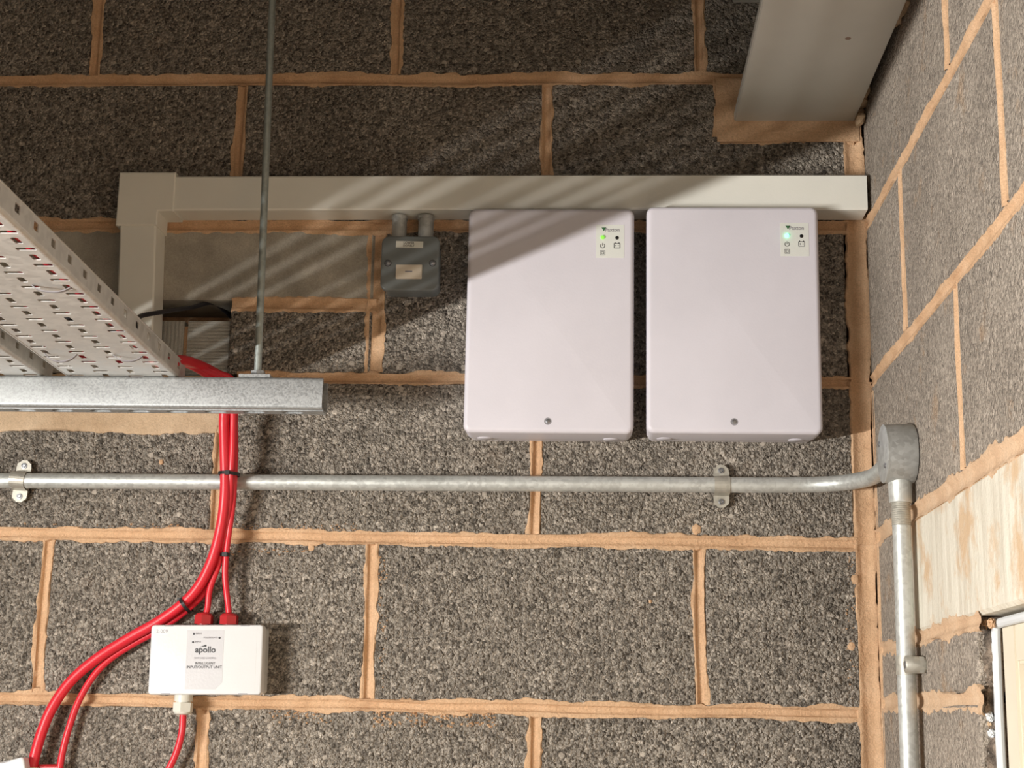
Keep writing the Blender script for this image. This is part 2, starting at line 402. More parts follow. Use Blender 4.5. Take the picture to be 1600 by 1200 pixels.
# the hole chased through the wall, part filled with two ribbed pieces
def ribbed(a0, a1, b0, b1, vertical, depth_face):
    n = 9 if vertical else 17; pts = []
    L = (a1 - a0) if vertical else (b1 - b0)
    g = []
    for i in range(n):
        c0 = i / n; c1 = (i + .62) / n
        if vertical: g.append(box(a0 + L * c0, a0 + L * c1, depth_face - .0016, depth_face, b0, b1, .0006))
        else: g.append(box(a0, a1, depth_face - .0012 - .0006 * (i % 3), depth_face, b0 + L * c0, b0 + L * c1, .0005))
    o = obj('brick', box(a0, a1, depth_face, .1, b0, b1), 'ribbed', wall_back)
    obj('ribs', merge(*g), 'ribbed', o)
xm = px(286, 540); zr = P(300, 499)[2]
ribbed(hx0, xm - .004, hz0 - .01, zr + .001, True, .014)
ribbed(xm + .003, hx1 - .001, hz0 - .01, zr, False, .010)
obj('mortar_joint', box(xm - .005, xm + .004, .017, .1, hz0, zr - .006), 'mortar', wall_back)
# course 0 - .225: its left block is lower, under a thick bed of pale mortar
zl = P(150, 672)[2]
p4 = perps[4]
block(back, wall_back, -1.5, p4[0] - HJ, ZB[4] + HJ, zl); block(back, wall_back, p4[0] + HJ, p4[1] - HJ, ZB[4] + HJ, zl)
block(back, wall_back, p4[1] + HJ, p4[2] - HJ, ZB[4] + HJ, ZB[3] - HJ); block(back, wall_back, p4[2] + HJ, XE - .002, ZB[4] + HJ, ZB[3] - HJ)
# joints
for z, xl, xr, w in ((ZB[1], -1.4, .29, .0145), (ZB[2], -1.4, XE, .015), (ZB[3], -.43, XE, .0135), (ZB[4], -1.4, XE, .0150), (ZB[5], -1.4, XE, .0140)):
    joint(back, wall_back, (xl, z), (xr, z), w)
joint(back, wall_back, (-1.4, (zl + .226) / 2), (p4[1] + .006, (zl + .226) / 2), .226 - zl, 'mortar_pale', flat=True)
joint(back, wall_back, (hx1, ZH), (XC, ZH), .016)
for k in (1, 2, 4, 5, 6):
    for x in perps[k]:
        if x > -1.0: joint(back, wall_back, (x, ZB[k] + .0085), (x + rnd.uniform(-.002, .002), (ZB[k - 1] if not (k == 4 and x == p4[1]) else zl + .016) - .0085), .0125)
joint(back, wall_back, (XC, ZB[3] + .0085), (XC, ZB[2] - .0085), .022); joint(back, wall_back, (XC2, ZB[3]), (XC2, ZB[2]), .0125)
# corner mortar, pointed down the full height
for za, zb_ in ((-.46, 0.), (0., .225), (.225, zn + .02)): joint(back, wall_back, (XE + .011, za), (XE + .011, zb_), .024, deep=.003)

# mortar spatter and dabs left on the block faces
g_ = random.Random(11)
def spatter(u0, u1, v0, v1, n, r0, r1, m='mortar'):
    V, F = [], []
    for _ in range(n):
        f = g_.random() ** 1.7; q = P(g_.uniform(u0, u1), v0 + (v1 - v0) * f); k = len(V); r = g_.uniform(r0, r1); a0 = g_.random() * 6
        V += [(q[0], -.0022, q[2])] + [(q[0] + r * g_.uniform(.6, 1.3) * math.cos(a0 + a * 1.0472), .0005, q[2] + r * g_.uniform(.5, 1.) * math.sin(a0 + a * 1.0472)) for a in range(6)]
        F += [(k, k + 1 + a, k + 1 + (a + 1) % 6) for a in range(6)]
    o = obj('mortar_spatter', (V, F), m, wall_back); o['kind'] = 'stuff'
spatter(580, 775, 1113, 1136, 170, .0008, .0026); spatter(420, 520, 1112, 1130, 60, .0008, .0022)
spatter(340, 560, 828, 818, 90, .0008, .0022); spatter(360, 480, 858, 868, 30, .0008, .002); spatter(590, 605, 870, 1080, 60, .0008, .0022); spatter(1322, 1338, 870, 1080, 50, .001, .003); spatter(20, 330, 826, 818, 50, .0008, .002)
for u, v, r in ((252, 722, .0035), (1088, 827, .006), (1330, 1010, .005), (1016, 940, .0022), (486, 855, .0045), (1336, 905, .006)):
    q = P(u, v); bm = bmesh.new(); bmesh.ops.create_icosphere(bm, subdivisions=2, radius=1)
    for w_ in bm.verts: k = 1 + g_.uniform(-.18, .18); w_.co = Vector((q[0] + w_.co.x * r * k, w_.co.y * .0022, q[2] + w_.co.z * r * 1.2 * k))
    obj('mortar_dab', bm, 'mortar', wall_back, smooth=True)
# right-hand wall
def sy(u, v): return -S(u, v)[1]
P2 = [sy(1410, 380), sy(1563, 160), 1.17]; P3 = [sy(1499, 580), .96]; P1 = [sy(1479, 50), .97]
def scourse(z0, z1, ps, a_end=1.9, a0=.004):
    e = [a0] + ps + [a_end]
    for i in range(len(e) - 1): block(side, wall_right, e[i] + (HJ if i else 0), e[i + 1] - HJ, z0 + .0065, z1 - .0050, 'block_side')
scourse(.675, .9, [.27, .74, 1.2]); scourse(.45, .675, P1); scourse(.225, .45, P2); scourse(.0125, .225, P3)
ZLT, ZLB = -.004, -.131
block(side, wall_right, .004, .20, ZLB - .008, .003, 'block_side')
lint = obj('lintel', loft([[side(a, b, dd) for a, b in ((.205 + k, ZLB + k), (1.75, ZLB + k), (1.75, .002 - k), (.205 + k, .002 - k))] for dd, k in ((.1, 0.), (.003, 0.), (-.0005, .004))]), 'lintel', wall_right)
YD = S(1563, 1060, XS + .020)[1]
JB = .522                                             # broken block edge beside the door frame
block(side, wall_right, .004, JB, -.21 + HJ, ZLB - .012, 'block_side'); block(side, wall_right, .004, JB, -.435, -.21 - HJ, 'block_side'); block(side, wall_right, .004, JB, -.66, -.435, 'block_side')
joint(side, wall_right, (.0, ZLB - .011), (JB + .020, ZLB - .004), .012, 'mortar_side', flat=True, rag=.005); joint(side, wall_right, (.0, -.21), (JB + .016, -.213), .015, 'mortar_side', flat=True, rag=.005)
for z in (.675, .45, .225): joint(side, wall_right, (.0, z + .001), (1.6, z + .001), .0135, deep=.002, rag=.0028)
joint(side, wall_right, (.0, .009), (1.6, .010), .020, 'mortar_side', deep=.002, rag=.005)
for zz, ps in ((.45, P1), (.225, P2), (0., P3)):
    for a in ps: joint(side, wall_right, (a, zz + (.012 if zz else .021)), (a, zz + .220), .015, deep=.003, rag=.002)
joint(side, wall_right, (.20, ZLB), (.20, 0), .012, 'mortar_side', flat=True)
joint(side, wall_right, (.012, -.45), (.012, .21), .010, deep=.002, rag=.002)
# broken block ends and mortar dabs between the block edge and the door frame
def lump(c, s, seed, sub=2):
    bm = bmesh.new(); bmesh.ops.create_icosphere(bm, subdivisions=sub, radius=1); g = random.Random(seed)
    for v in bm.verts:
        k = 1 + g.uniform(-.25, .25); v.co = Vector((v.co.x * s[0] * k + c[0], v.co.y * s[1] * k + c[1], v.co.z * s[2] * k + c[2]))
    return bm
na, nz = 34, 190; g_ = np.random.RandomState(3)
def vnoise(k):
    G = g_.uniform(-1, 1, (int(nz / k) + 3, int(na / k) + 3)); yy, xx = np.mgrid[0:nz, 0:na] / k; i0, j0 = yy.astype(int), xx.astype(int); fy, fx = yy - i0, xx - j0
    fy, fx = fy * fy * (3 - 2 * fy), fx * fx * (3 - 2 * fx)
    return (G[i0, j0] * (1 - fy) + G[i0 + 1, j0] * fy) * (1 - fx) + (G[i0, j0 + 1] * (1 - fy) + G[i0 + 1, j0 + 1] * fy) * fx
H_ = .007 + .005 * vnoise(9) + .006 * vnoise(4) + .0035 * vnoise(1.7)
V = [side(JB - .004 + (-YD - JB + .004) * j / (na - 1), ZLB - .001 - .46 * i / (nz - 1), max(.001, H_[i, j]) + .010 * (j / na)) for i in range(nz) for j in range(na)]
F = [(i * na + j, i * na + j + 1, (i + 1) * na + j + 1, (i + 1) * na + j) for i in range(nz - 1) for j in range(na - 1)]
obj('broken_edge', (V, F), 'rubble', wall_right)
for k, (u, v, s_) in enumerate(((1538, 975, .008), (1549, 974, .006), (1541, 1102, .007), (1547, 1120, .006), (1545, 1132, .006), (1549, 1146, .005))):
    q = S(u, v, XS + .010); obj('rubble', lump((q[0], q[1], q[2]), (s_ * .6, s_ * 1.2, s_ * .8), 40 + k, 3), ('mortar', 'mortar', 'mortar', 'sealant', 'mortar_pale', 'sealant')[k], wall_right)
obj('wall_core', box(XS + .03, XS + .1, YD, -JB, -2.2, ZLB), 'mortar', wall_right)
# crumbs of mortar packed between the beam and this wall
for u, v, s in ((1341, 178, .010), (1346, 160, .012), (1350, 145, .011), (1344, 190, .009), (1401, 22, .014), (1407, 8, .016), (1395, 36, .010)):
    q = S(u, v, XS - .008); obj('rubble', lump((q[0], q[1], q[2] + .003), (s * .8, s * 1.6, s * .9), int(u + v)), 'mortar_pale', wall_right)
# door in the right-hand wall: frame, sealant, leaf
door = tag(obj('door_1', box(XS + .075, XS + .10, -1.52, -.66, -2.2, -.17, .002), 'frame'), 'cream door leaf below the concrete lintel in the right-hand wall', 'door', kind='structure')
def dpart(nm, g, mm='frame'): return obj(nm, g, mm, door)
dpart('door_frame', box(XS + .022, XS + .1, YD - .052, YD - .006, -2.2, ZLB - .004, .003))
dpart('door_frame', box(XS + .022, XS + .1, -1.55, -1.50, -2.2, ZLB - .004, .003))
dpart('door_frame', box(XS + .022, XS + .1, -1.50, YD - .052, -.180, ZLB - .004, .003))
dpart('door_stop', box(XS + .035, XS + .075, -1.50, YD - .052, -.205, -.180, .003)); dpart('door_stop', box(XS + .035, XS + .075, YD - .075, YD - .052, -2.2, -.205, .003))
dpart('sealant', xf(tube(spline([(XS + .018, YD + .000, -.6), (XS + .018, YD + .001, -.35), (XS + .017, YD - .001, -.25), (XS + .018, YD + .001, -.18), (XS + .018, YD - .002, ZLB - .012), (XS + .018, YD - .02, ZLB - .008), (XS + .018, -.9, ZLB - .008), (XS + .018, -1.5, ZLB - .008)], 8), .0048, 10), Matrix()), 'sealant')
# the rest of the room
struct('floor', box(-1.75, XS + .16, -3.6, .1, -2.26, -2.2), 'plain_floor', 'bare concrete floor of the plant room', 'floor')
struct('ceiling', box(-1.75, XS + .16, -3.6, .1, 1.15, 1.21), 'plain_ceiling', 'bare concrete ceiling of the plant room', 'ceiling')
struct('wall_left', box(-1.81, -1.75, -3.6, .1, -2.2, 1.15), 'plain_wall', 'plain left-hand wall carrying the light fitting')
struct('wall_front', box(-1.75, XS + .16, -3.66, -3.6, -2.2, 1.15), 'plain_wall', 'plain wall behind the viewer')
t_ = thing('batten_luminaire', 'white fluorescent batten light fixed along the left-hand wall', 'light fitting', (-1.75, LY, LZ - .03))
obj('housing', box(-1.75, -1.67, LY - .62, LY + .62, LZ - .03, LZ + .03, .004), 'pvc', t_)
obj('tube', cyl((LX - .025, LY - .6, LZ), (LX - .025, LY + .6, LZ), .013), 'tube', t_)
for s_ in (-1, 1): obj('lamp_holder', box(-1.67, LX - .008, LY + s_ * .605 - .008, LY + s_ * .605 + .008, LZ - .018, LZ + .018, .003), 'pvc', t_)

# ------------------------------------------------------------------ steel beam, top right
ZBm = .6095; bx0, bx1 = P(1147, 189)[0], P(1335, 186)[0]; bm_x = (bx0 + bx1) / 2
t_ = thing('steel_beam', 'pale grey painted steel beam entering the wall at the top right corner', 'beam', (bm_x, -1.5, ZBm))
obj('bottom_flange', box(bx0, bx1, -3.6, .05, ZBm, ZBm + .014, .0015), 'beam', t_)
obj('web', box(bm_x - .004, bm_x + .004, -3.6, .05, ZBm + .014, ZBm + .186), 'beam', t_)
obj('top_flange', box(bx0, bx1, -3.6, .05, ZBm + .186, ZBm + .2, .0015), 'beam', t_)
d = _fw * CF + _r * (1325 - 800) - _u * (60 - 600); tt = (ZBm - CZ) / d[2]; q = np.array([CX, CY, CZ]) + d * tt
obj('rust_spot', lathe((q[0], q[1], ZBm + .0002), (0, 0, -1), [(0, .004), (.0006, .0035)], 12), 'rust', t_)

# ------------------------------------------------------------------ white trunking
t_ = thing('cable_trunking', 'white plastic cable trunking running along the wall and turning down at its left end', 'trunking', (0, 0, .457))
TD = .050
def trunk_section(zb, zt):
    return [(-.0005, zb + .001), (-.003, zb), (-TD + .009, zb), (-TD + .009, zb + .0008), (-TD + .007, zb + .0008), (-TD + .007, zb - .0006), (-TD + .0022, zb - .0006), (-TD, zb + .0016), (-TD, zt - .0016), (-TD + .0022, zt + .0004), (-TD + .008, zt + .0004), (-TD + .008, zt - .0006), (-.0005, zt - .0006)]
xl, xr = -.560, P(1355, 300, -.05)[0]
N = 30; rings = []
for i in range(N + 1):
    x = xl + (xr - xl) * i / N; dz = .0012 * math.sin(3 * x + 1) + .001 * (i / N)
    rings.append([(x, y, z + dz) for y, z in trunk_section(.4575, .5075)])
obj('horizontal_channel', loft(rings), 'pvc', t_)
sec = trunk_section(-.0255, .0255)
g = loft([[(-.5735 + s_, y, z) for y, s_ in sec] for z in (.20, .46)])
obj('vertical_channel', xf(g, rot_about((-.5735, 0, .46), 'Y', -2.4)), 'pvc', t_)
# corner cover: an L 2 mm proud of the channels
LP = [(-.604, .433), (-.604, .5122), (-.5225, .5122), (-.5225, .4545), (-.5445, .4545), (-.5445, .433)]
LPi = [(-.6025, .4345), (-.6025, .5107), (-.524, .5107), (-.524, .456), (-.546, .456), (-.546, .4345)]
obj('corner_cover', loft([[(x, -.001, z) for x, z in LP], [(x, -TD - .0015, z) for x, z in LP], [(x, -TD - .003, z) for x, z in LPi]]), 'pvc_cover', t_)

# ------------------------------------------------------------------ grey metal-clad spur with two conduit stubs
q0 = P(597, 369, -.042); q1 = P(685, 454, -.042)
jx0, jx1, jz0, jz1 = q0[0], q1[0], q1[2], q0[2]; jc = (jx0 + jx1) / 2
t_ = thing('fused_connection_unit', 'grey metal fused connection unit hanging below the white trunking on two conduit stubs', 'switch box', (jc, 0, jz0))
obj('back_box', slab(jx0 + .002, jx1 - .002, jz0 + .002, jz1 - .002, 0, -.034, .011), 'clad', t_, smooth=True)
fp = obj('front_plate', slab(jx0, jx1, jz0, jz1, -.034, -.043, .010, .0025), 'clad', t_, smooth=True)
for u in (606, 676):
    q = P(u, 411, -.043); obj('screw_shade_disc', lathe((q[0], -.0425, q[2]), (0, -1, 0), [(0, .0052), (.0007, .0050)], 18), 'ink', fp); sc = obj('screw', lathe((q[0], -.0432, q[2]), (0, -1, 0), [(0, .0040), (.0008, .0038), (.0010, .003), (.0006, .0028), (.0014, .0024), (.0018, .0010)], 16), 'screw', fp, smooth=True)  # dark disc under each screw paints the shade of its recess
a, b = P(619, 377, -.0435), P(661, 387, -.0435); nm = obj('name_label', xf(box(a[0], b[0], -.0440, -.043, b[2], a[2]), rot_about(((a + b) / 2), 'Y', 1.2)), 'paper', fp)
c = (a + b) / 2
text('lettering', 'LOWER', .0044, c[0] - .001, c[2] + .0021, -.0443, 'ink', nm, rot=1.2, bold=.00008); text('lettering', 'DOF BLT', .0040, c[0] - .001, c[2] - .0022, -.0443, 'ink', nm, rot=1.2, bold=.00005)
a, b = P(619, 414, -.0435), P(659, 436, -.0435)
fc = obj('fuse_carrier', slab(a[0], b[0], b[2], a[2], -.043, -.0462, .001, .0008), 'fuse', t_)
c = (a + b) / 2; obj('fuse_slot', box(c[0] - .005, c[0] + .005, -.0464, -.046, c[2] - .0010, c[2] + .0010), 'ink_grey', fc)
for u0, u1 in ((612, 635), (653, 677)):
    a, b = P(u0, 350, -.030), P(u1, 350, -.030); r_ = (b[0] - a[0]) / 2; x = (a[0] + b[0]) / 2; zt = .4570
    obj('conduit_stub', lathe((x, -.024, jz1 - .004), (0, 0, 1), [(0, r_), (zt - jz1 - .002, r_), (zt - jz1 - .002, r_ + .0012), (zt - jz1 + .003, r_ + .0012)], 24), 'casting', t_, smooth=True)

# ------------------------------------------------------------------ two white power supply cabinets
BD = .080
def cabinet(u, label, led, es):
    (ua, va), (ub, vb), (uc, vc), (ud, vd) = u
    A, B, C_, D_ = P(ua, va, -BD), P(ub, vb, -BD), P(uc, vc, -BD), P(ud, vd, -BD)
    x0 = (A[0] + C_[0]) / 2; x1 = (B[0] + D_[0]) / 2; z1 = (A[2] + B[2]) / 2; z0 = (C_[2] + D_[2]) / 2
    t = thing('power_supply_cabinet', label, 'cabinet', ((x0 + x1) / 2, 0, z0), 'white power supply cabinets on the wall')
    rings = []
    # cover: sides taper a little towards the wall
    prof = [(-.026, .0012, .009)]
    for k in range(7):
        an = math.pi / 2 * k / 6; rr = .0065
        prof.append((-BD + rr * (1 - math.sin(an)), rr * (1 - math.cos(an)), max(.010 - rr * (1 - math.cos(an)), .0035)))
    for y, d, r in prof: rings.append([(x, y, z) for x, z in rrect(x0 + d, x1 - d, z0 + d, z1 - d, r, 6)])
    cover = obj('cover', loft(rings), 'psu', t, smooth=True)
    base = obj('back_base', slab(x0 + .0035, x1 - .0035, z0 + .003, z1 - .003, 0, -.0268, .009), 'psu_base', t, smooth=True)
    for x in (x0 + .026, x1 - .030):   # raised round knockouts in the bottom
        obj('knockout', lathe((x, -.030, z0 + .0028), (0, 0, -1), [(0, .0105), (.0022, .0105), (.0030, .0095)], 24), 'psu', base, smooth=True)
    xc = x0 + (x1 - x0) * .498
    sc = obj('screw', lathe((xc, -BD + .0004, z0 + .0155), (0, -1, 0), [(0, .0042), (.0004, .0042), (.0004, .0034), (.0012, .0030), (.0016, .0016)], 18), 'screw', t, smooth=True)
    obj('screw_shade_disc', lathe((xc, -BD + .0005, z0 + .0155), (0, -1, 0), [(0, .0052), (.0007, .0050)], 18), 'ink_grey', sc)  # grey disc round the screw, recess shade put in as colour
    # indicator label
    lx1 = x1 - .0135; lx0 = lx1 - .0385; lz1 = z1 - .0240; lz0 = lz1 - .0475
    if led == 'led_b': lx1 -= .000; 
    y = -BD - .0003
    pn = obj('indicator_label', slab(lx0, lx1, lz0, lz1, -BD + .0002, y, .0008), 'panel', t)
    w = lx1 - lx0; h = lz1 - lz0; X = lambda f: lx0 + w * f; Zf = lambda f: lz1 - h * f; e = y - .0002
    obj('logo_triangle', ([(X(.19), e, Zf(.085)), (X(.36), e, Zf(.085)), (X(.275), e, Zf(.20))], [(0, 1, 2)]), 'logo_green', pn)
    text('logo_lettering', 'Paxton', .0072, X(.575), Zf(.160), e, 'ink_grey', pn, bold=.00018)
    obj('power_led', lathe((X(.235), y + .0004, Zf(.385)), (0, -1, 0), [(0, .0029), (.0012, .0029), (.0026, .0024), (.0036, .0012)], 18), led, pn, smooth=True)
    obj('fault_led', lathe((X(.745), y + .0004, Zf(.40)), (0, -1, 0), [(0, .0025), (.0008, .0025), (.0012, .0012)], 18), 'hole_dark', pn, smooth=True)
    def strip(pts, wd, nm, m='ink'):
        gs = []
        for p_, q_ in zip(pts[:-1], pts[1:]):
            p_, q_ = np.array(p_), np.array(q_); dd = (q_ - p_) / np.linalg.norm(q_ - p_); nn = np.array([-dd[1], dd[0]]) * wd / 2; ex = dd * wd * .3
            gs.append(([(*(p_ - ex + nn), ), (*(q_ + ex + nn), ), (*(q_ + ex - nn), ), (*(p_ - ex - nn), )], [(0, 1, 2, 3)]))
        V, F = [], []
        for vv, ff in gs:
            k = len(V); V += [(v[0], e, v[1]) for v in vv]; F += [tuple(i + k for i in f) for f in ff]
        return V, F
    cx, cz = X(.235), Zf(.640); r = .0030
    arc = [(cx + r * math.sin(math.radians(a)), cz + r * math.cos(math.radians(a))) for a in range(35, 326, 15)]
    obj('power_symbol', merge(strip(arc, .0008, ''), strip([(cx, cz + .0004), (cx, cz + .0038)], .0008, '')), 'ink', pn)
    cx, cz = X(.745), Zf(.635); a_ = .0040; b_ = .0032
    obj('battery_symbol', merge(strip([(cx - a_, cz - b_), (cx + a_, cz - b_), (cx + a_, cz + b_), (cx - a_, cz + b_), (cx - a_, cz - b_)], .0009, ''),
        strip([(cx - .0026, cz + b_), (cx - .0026, cz + b_ + .0012)], .0012, ''), strip([(cx + .0026, cz + b_), (cx + .0026, cz + b_ + .0012)], .0012, ''),
        strip([(cx - .0026, cz), (cx - .001, cz)], .0006, ''), strip([(cx - .0018, cz - .0008), (cx - .0018, cz + .0008)], .0006, ''), strip([(cx + .001, cz), (cx + .0026, cz)], .0006, '')), 'ink', pn)
    cx, cz = X(.235), Zf(.855); sq = lambda a: [(cx - a, cz - a), (cx + a, cz - a), (cx + a, cz + a), (cx - a, cz + a), (cx - a, cz - a)]
    obj('insulation_symbol', merge(strip(sq(.0031), .0006, ''), strip(sq(.0016), .0006, '')), 'ink', pn)
    return t
cabinet(((731, 325), (990, 325), (725, 676), (991, 676)), 'white power supply cabinet crossed by a diagonal shadow, nearer the grey switch box', 'led_a', 1)
cabinet(((1011, 322), (1278, 322), (1009.5, 677), (1287, 677)), 'white power supply cabinet with glowing green light, beside the right-hand wall', 'led_b', 6)

# ------------------------------------------------------------------ galvanised conduit on the back wall, circular box, drop on the right-hand wall
RC = .0108
YB = -.262; XBX = XS - .0175                       # circular box position
zc = P(1100, 757, -.02)[2]
path = [(-1.5, -.020, zc - .008), (-.8, -.020, zc - .006), (-.2, -.020, zc - .003), (.10, -.020, zc - .001), (.30, -.020, zc), (.345, -.020, zc + .0005)]
R_ = .092; cxb, cyb = XBX - R_, -.020 - R_
for k in range(0, 13):
    a = math.pi / 2 * k / 12; path.append((cxb + R_ * math.sin(a), cyb + R_ * math.cos(a), zc + .001))
path.append((XBX, YB + .028, zc + .001))
tag(obj('conduit', tube(path, RC, 20), 'conduit', smooth=True), 'galvanised steel conduit running level along the back wall and bending into the round box', 'conduit')
t_ = thing('conduit_box', 'round galvanised conduit box on the right-hand wall where the two conduits meet', 'conduit box', (XBX, YB, zc - .036))
bd = obj('box_body', lathe((XS - .001, YB, zc + .002), (-1, 0, 0), [(0, .0350), (.003, .0362), (.030, .0352), (.0335, .0350)], 40), 'casting', t_, smooth=True)
ld_ = obj('lid', lathe((XS - .0345, YB, zc + .002), (-1, 0, 0), [(0, .0352), (.0018, .0352), (.0024, .0344)], 40), 'casting', t_, smooth=True)
for dy, dz in ((.018, .015), (-.016, -.017)):
    obj('screw', lathe((XS - .0368, YB + dy, zc + .002 + dz), (-1, 0, 0), [(0, .0032), (.0012, .0032), (.002, .0018)], 12), 'screw', ld_, smooth=True)
obj('spout', lathe((XBX, YB, zc - .030), (0, 0, -1), [(0, .0140), (.026, .0135), (.0268, .0128)], 24), 'conduit', t_, smooth=True)
obj('spout', lathe((XBX, YB + .030, zc + .001), (0, 1, 0), [(0, .0132), (.018, .0130)], 24), 'casting', t_, smooth=True)
dp = tag(obj('conduit', tube([(XBX, YB, zc - .050), (XBX, YB, -.1), (XBX - .0005, YB, -.2), (XBX, YB - .001, -.6)], RC, 20), 'conduit', smooth=True), 'galvanised steel conduit dropping from the round box down the right-hand wall', 'conduit')
obj('threaded_end', tube([(XBX, YB, zc - .054 - .0012 * k) for k in range(26)], [RC + (.0006 if k % 2 else .0001) for k in range(26)], 20), 'saddle', dp, smooth=True)
# saddles
def saddle(x, z, lean, label):
    t = thing('conduit_saddle', label, 'pipe saddle', (x, 0, z - .028), 'saddles holding the level conduit')
    mt = rot_about((x, 0, z), 'Y', lean); w = .0105
    obj('spacer_bar', xf(slab(x - .008, x + .008, z - .028, z + .028, 0, -.0085, .0078), mt), 'saddle', t)
    prof = []   # strap: lug, hoop, lug
    for zz in np.linspace(-.0295, -.0135, 4): prof.append((-.0100, zz))
    for k in range(0, 13):
        a = math.radians(180 - 180 * k / 12); prof.append((-.0200 - .0122 * math.sin(a), .0122 * math.cos(a)))
    for zz in np.linspace(.0135, .0295, 4): prof.append((-.0100, zz))
    rings = []
    for y, zz in prof:
        hw = w if abs(zz) < .021 else w * math.sqrt(max(.02, 1 - ((abs(zz) - .021) / .0090) ** 2))
        rings.append([(x - hw, y, z + zz), (x + hw, y, z + zz), (x + hw, y + .0014, z + zz), (x - hw, y + .0014, z + zz)])
    obj('strap', xf(loft(rings), mt), 'saddle', t)
    for s_ in (-1, 1):
        obj('screw', xf(lathe((x, -.0099, z + s_ * .0215), (0, -1, 0), [(0, .0045), (.0012, .0042), (.0014, .003), (.0009, .0026), (.0022, .0018)], 14), mt), 'screw', t, smooth=True)
q = P(30, 750, -.02); saddle(q[0], q[2], 4, 'zinc saddle holding the level conduit at the far left edge of the picture')
q = P(1128, 758, -.02); saddle(q[0], q[2], 0, 'zinc saddle holding the level conduit below the glowing white cabinet')
q = S(1415, 1040, XBX); zs = q[2]
t_ = thing('conduit_saddle', 'zinc saddle holding the upright conduit on the right-hand wall', 'pipe saddle', (XBX, YB, zs - .011))
obj('strap', tube([(XBX, YB, zs - .011), (XBX, YB, zs + .011)], RC + .0014, 20), 'saddle', t_, smooth=True)
obj('spacer_bar', box(XS - .010, XS - .001, YB - .030, YB + .028, zs - .009, zs + .009, .002), 'saddle', t_)
obj('screw_post', lathe((XBX - .006, YB - .0215, zs), (1, 0, 0), [(0, .0090), (.0010, .0098), (.020, .0098), (.023, .0090)], 20), 'saddle', t_, smooth=True)
obj('screw', lathe((XBX - .0058, YB - .0215, zs), (-1, 0, 0), [(0, .0045), (.001, .0045), (.0016, .003)], 14), 'screw', t_, smooth=True)

# ------------------------------------------------------------------ slotted channel support, rod, trays
ZS = .181; YF, YK = -.200, -.159; XE_ = -.270
t_ = thing('strut_channel', 'galvanised slotted steel channel carrying the cable trays', 'support channel', (-.7, -.18, ZS - .041))
def arc2(cy, cz, r, a0, a1, k=5): return [(cy + r * math.cos(math.radians(a0 + (a1 - a0) * i / k)), cz + r * math.sin(math.radians(a0 + (a1 - a0) * i / k))) for i in range(k + 1)]
zb = ZS - .041; th = .0025; ro = .0045
out = [(YF + .0095, ZS - .008)] + arc2(YF + ro, ZS - ro, ro, 60, 180)[1:] + arc2(YF + ro, zb + ro, ro, 180, 262)
inn = [(y, z) for y, z in [(YF + .012, zb + th)]] 
front = out + [(YF + .010, zb), (YF + .010, zb + th), (YF + ro, zb + th), (YF + th, zb + ro), (YF + th, ZS - ro), (YF + ro, ZS - th), (YF + .0075, ZS - .008)]
ymir = (YF + YK)
rear = [(ymir - y, z) for y, z in front]
xs0 = -1.25
for nm, sec in (('front_side', front), ('rear_side', rear)):
    obj(nm, loft([[(x, y, z) for y, z in sec] for x in (xs0, XE_)]), 'galv', t_, smooth=True)
def holed_cell(fn, a0, a1, b0, b1, hole):   # flat cell with one hole: fn(a,b) -> point
    ca, cb = sum(p_[0] for p_ in hole) / len(hole), sum(p_[1] for p_ in hole) / len(hole); n = len(hole)
    ring = []
    for ha, hb in hole:
        da, db = ha - ca, hb - cb; k = min(((a1 - ca) if da > 0 else (a0 - ca)) / da if abs(da) > 1e-9 else 1e9, ((b1 - cb) if db > 0 else (b0 - cb)) / db if abs(db) > 1e-9 else 1e9)
        ring.append([ca + da * k, cb + db * k])
    for c_ in ((a0, b0), (a1, b0), (a1, b1), (a0, b1)):      # snap the nearest ring point to each corner
        j = min(range(n), key=lambda i: (ring[i][0] - c_[0]) ** 2 + (ring[i][1] - c_[1]) ** 2); ring[j] = list(c_)
    V = [fn(*p_) for p_ in hole] + [fn(*p_) for p_ in ring]
    return V, [(i, (i + 1) % n, n + (i + 1) % n, n + i) for i in range(n)]
def stadium(ca, cb, la, lb, r=None, k=4):
    r = min(la, lb) / 2 if r is None else r
    return [(ca + x, cb + z) for x, z in rrect(-la / 2, la / 2, -lb / 2, lb / 2, r * .999, k)]
cells = []; sx = P(457, 643, -.18)[0]; PX = .050
k0 = int((xs0 - sx) / PX) ; x = sx + .0
edges_x = []
while x > xs0 + .03: edges_x.append(x); x -= PX
for x in edges_x:
    cells.append(holed_cell(lambda a, b: (a, b, zb), x - PX / 2, x + PX / 2, YF + .010, YK - .010, stadium(x, (YF + YK) / 2, .028, .0135)))
xr_ = edges_x[0] + PX / 2
# last partial cell to the cut end: one more slot when it fits
nx = edges_x[0] + PX
if nx + .016 < XE_: cells.append(holed_cell(lambda a, b: (a, b, zb), xr_, XE_, YF + .010, YK - .010, stadium(nx, (YF + YK) / 2, .028, .0135)))
else: cells.append(([(xr_, YF + .010, zb), (XE_, YF + .010, zb), (XE_, YK - .010, zb), (xr_, YK - .010, zb)], [(0, 1, 2, 3)]))
o = obj('slotted_base', merge(*cells), 'galv', t_); md = o.modifiers.new('thickness', 'SOLIDIFY'); md.thickness = th; md.offset = 0
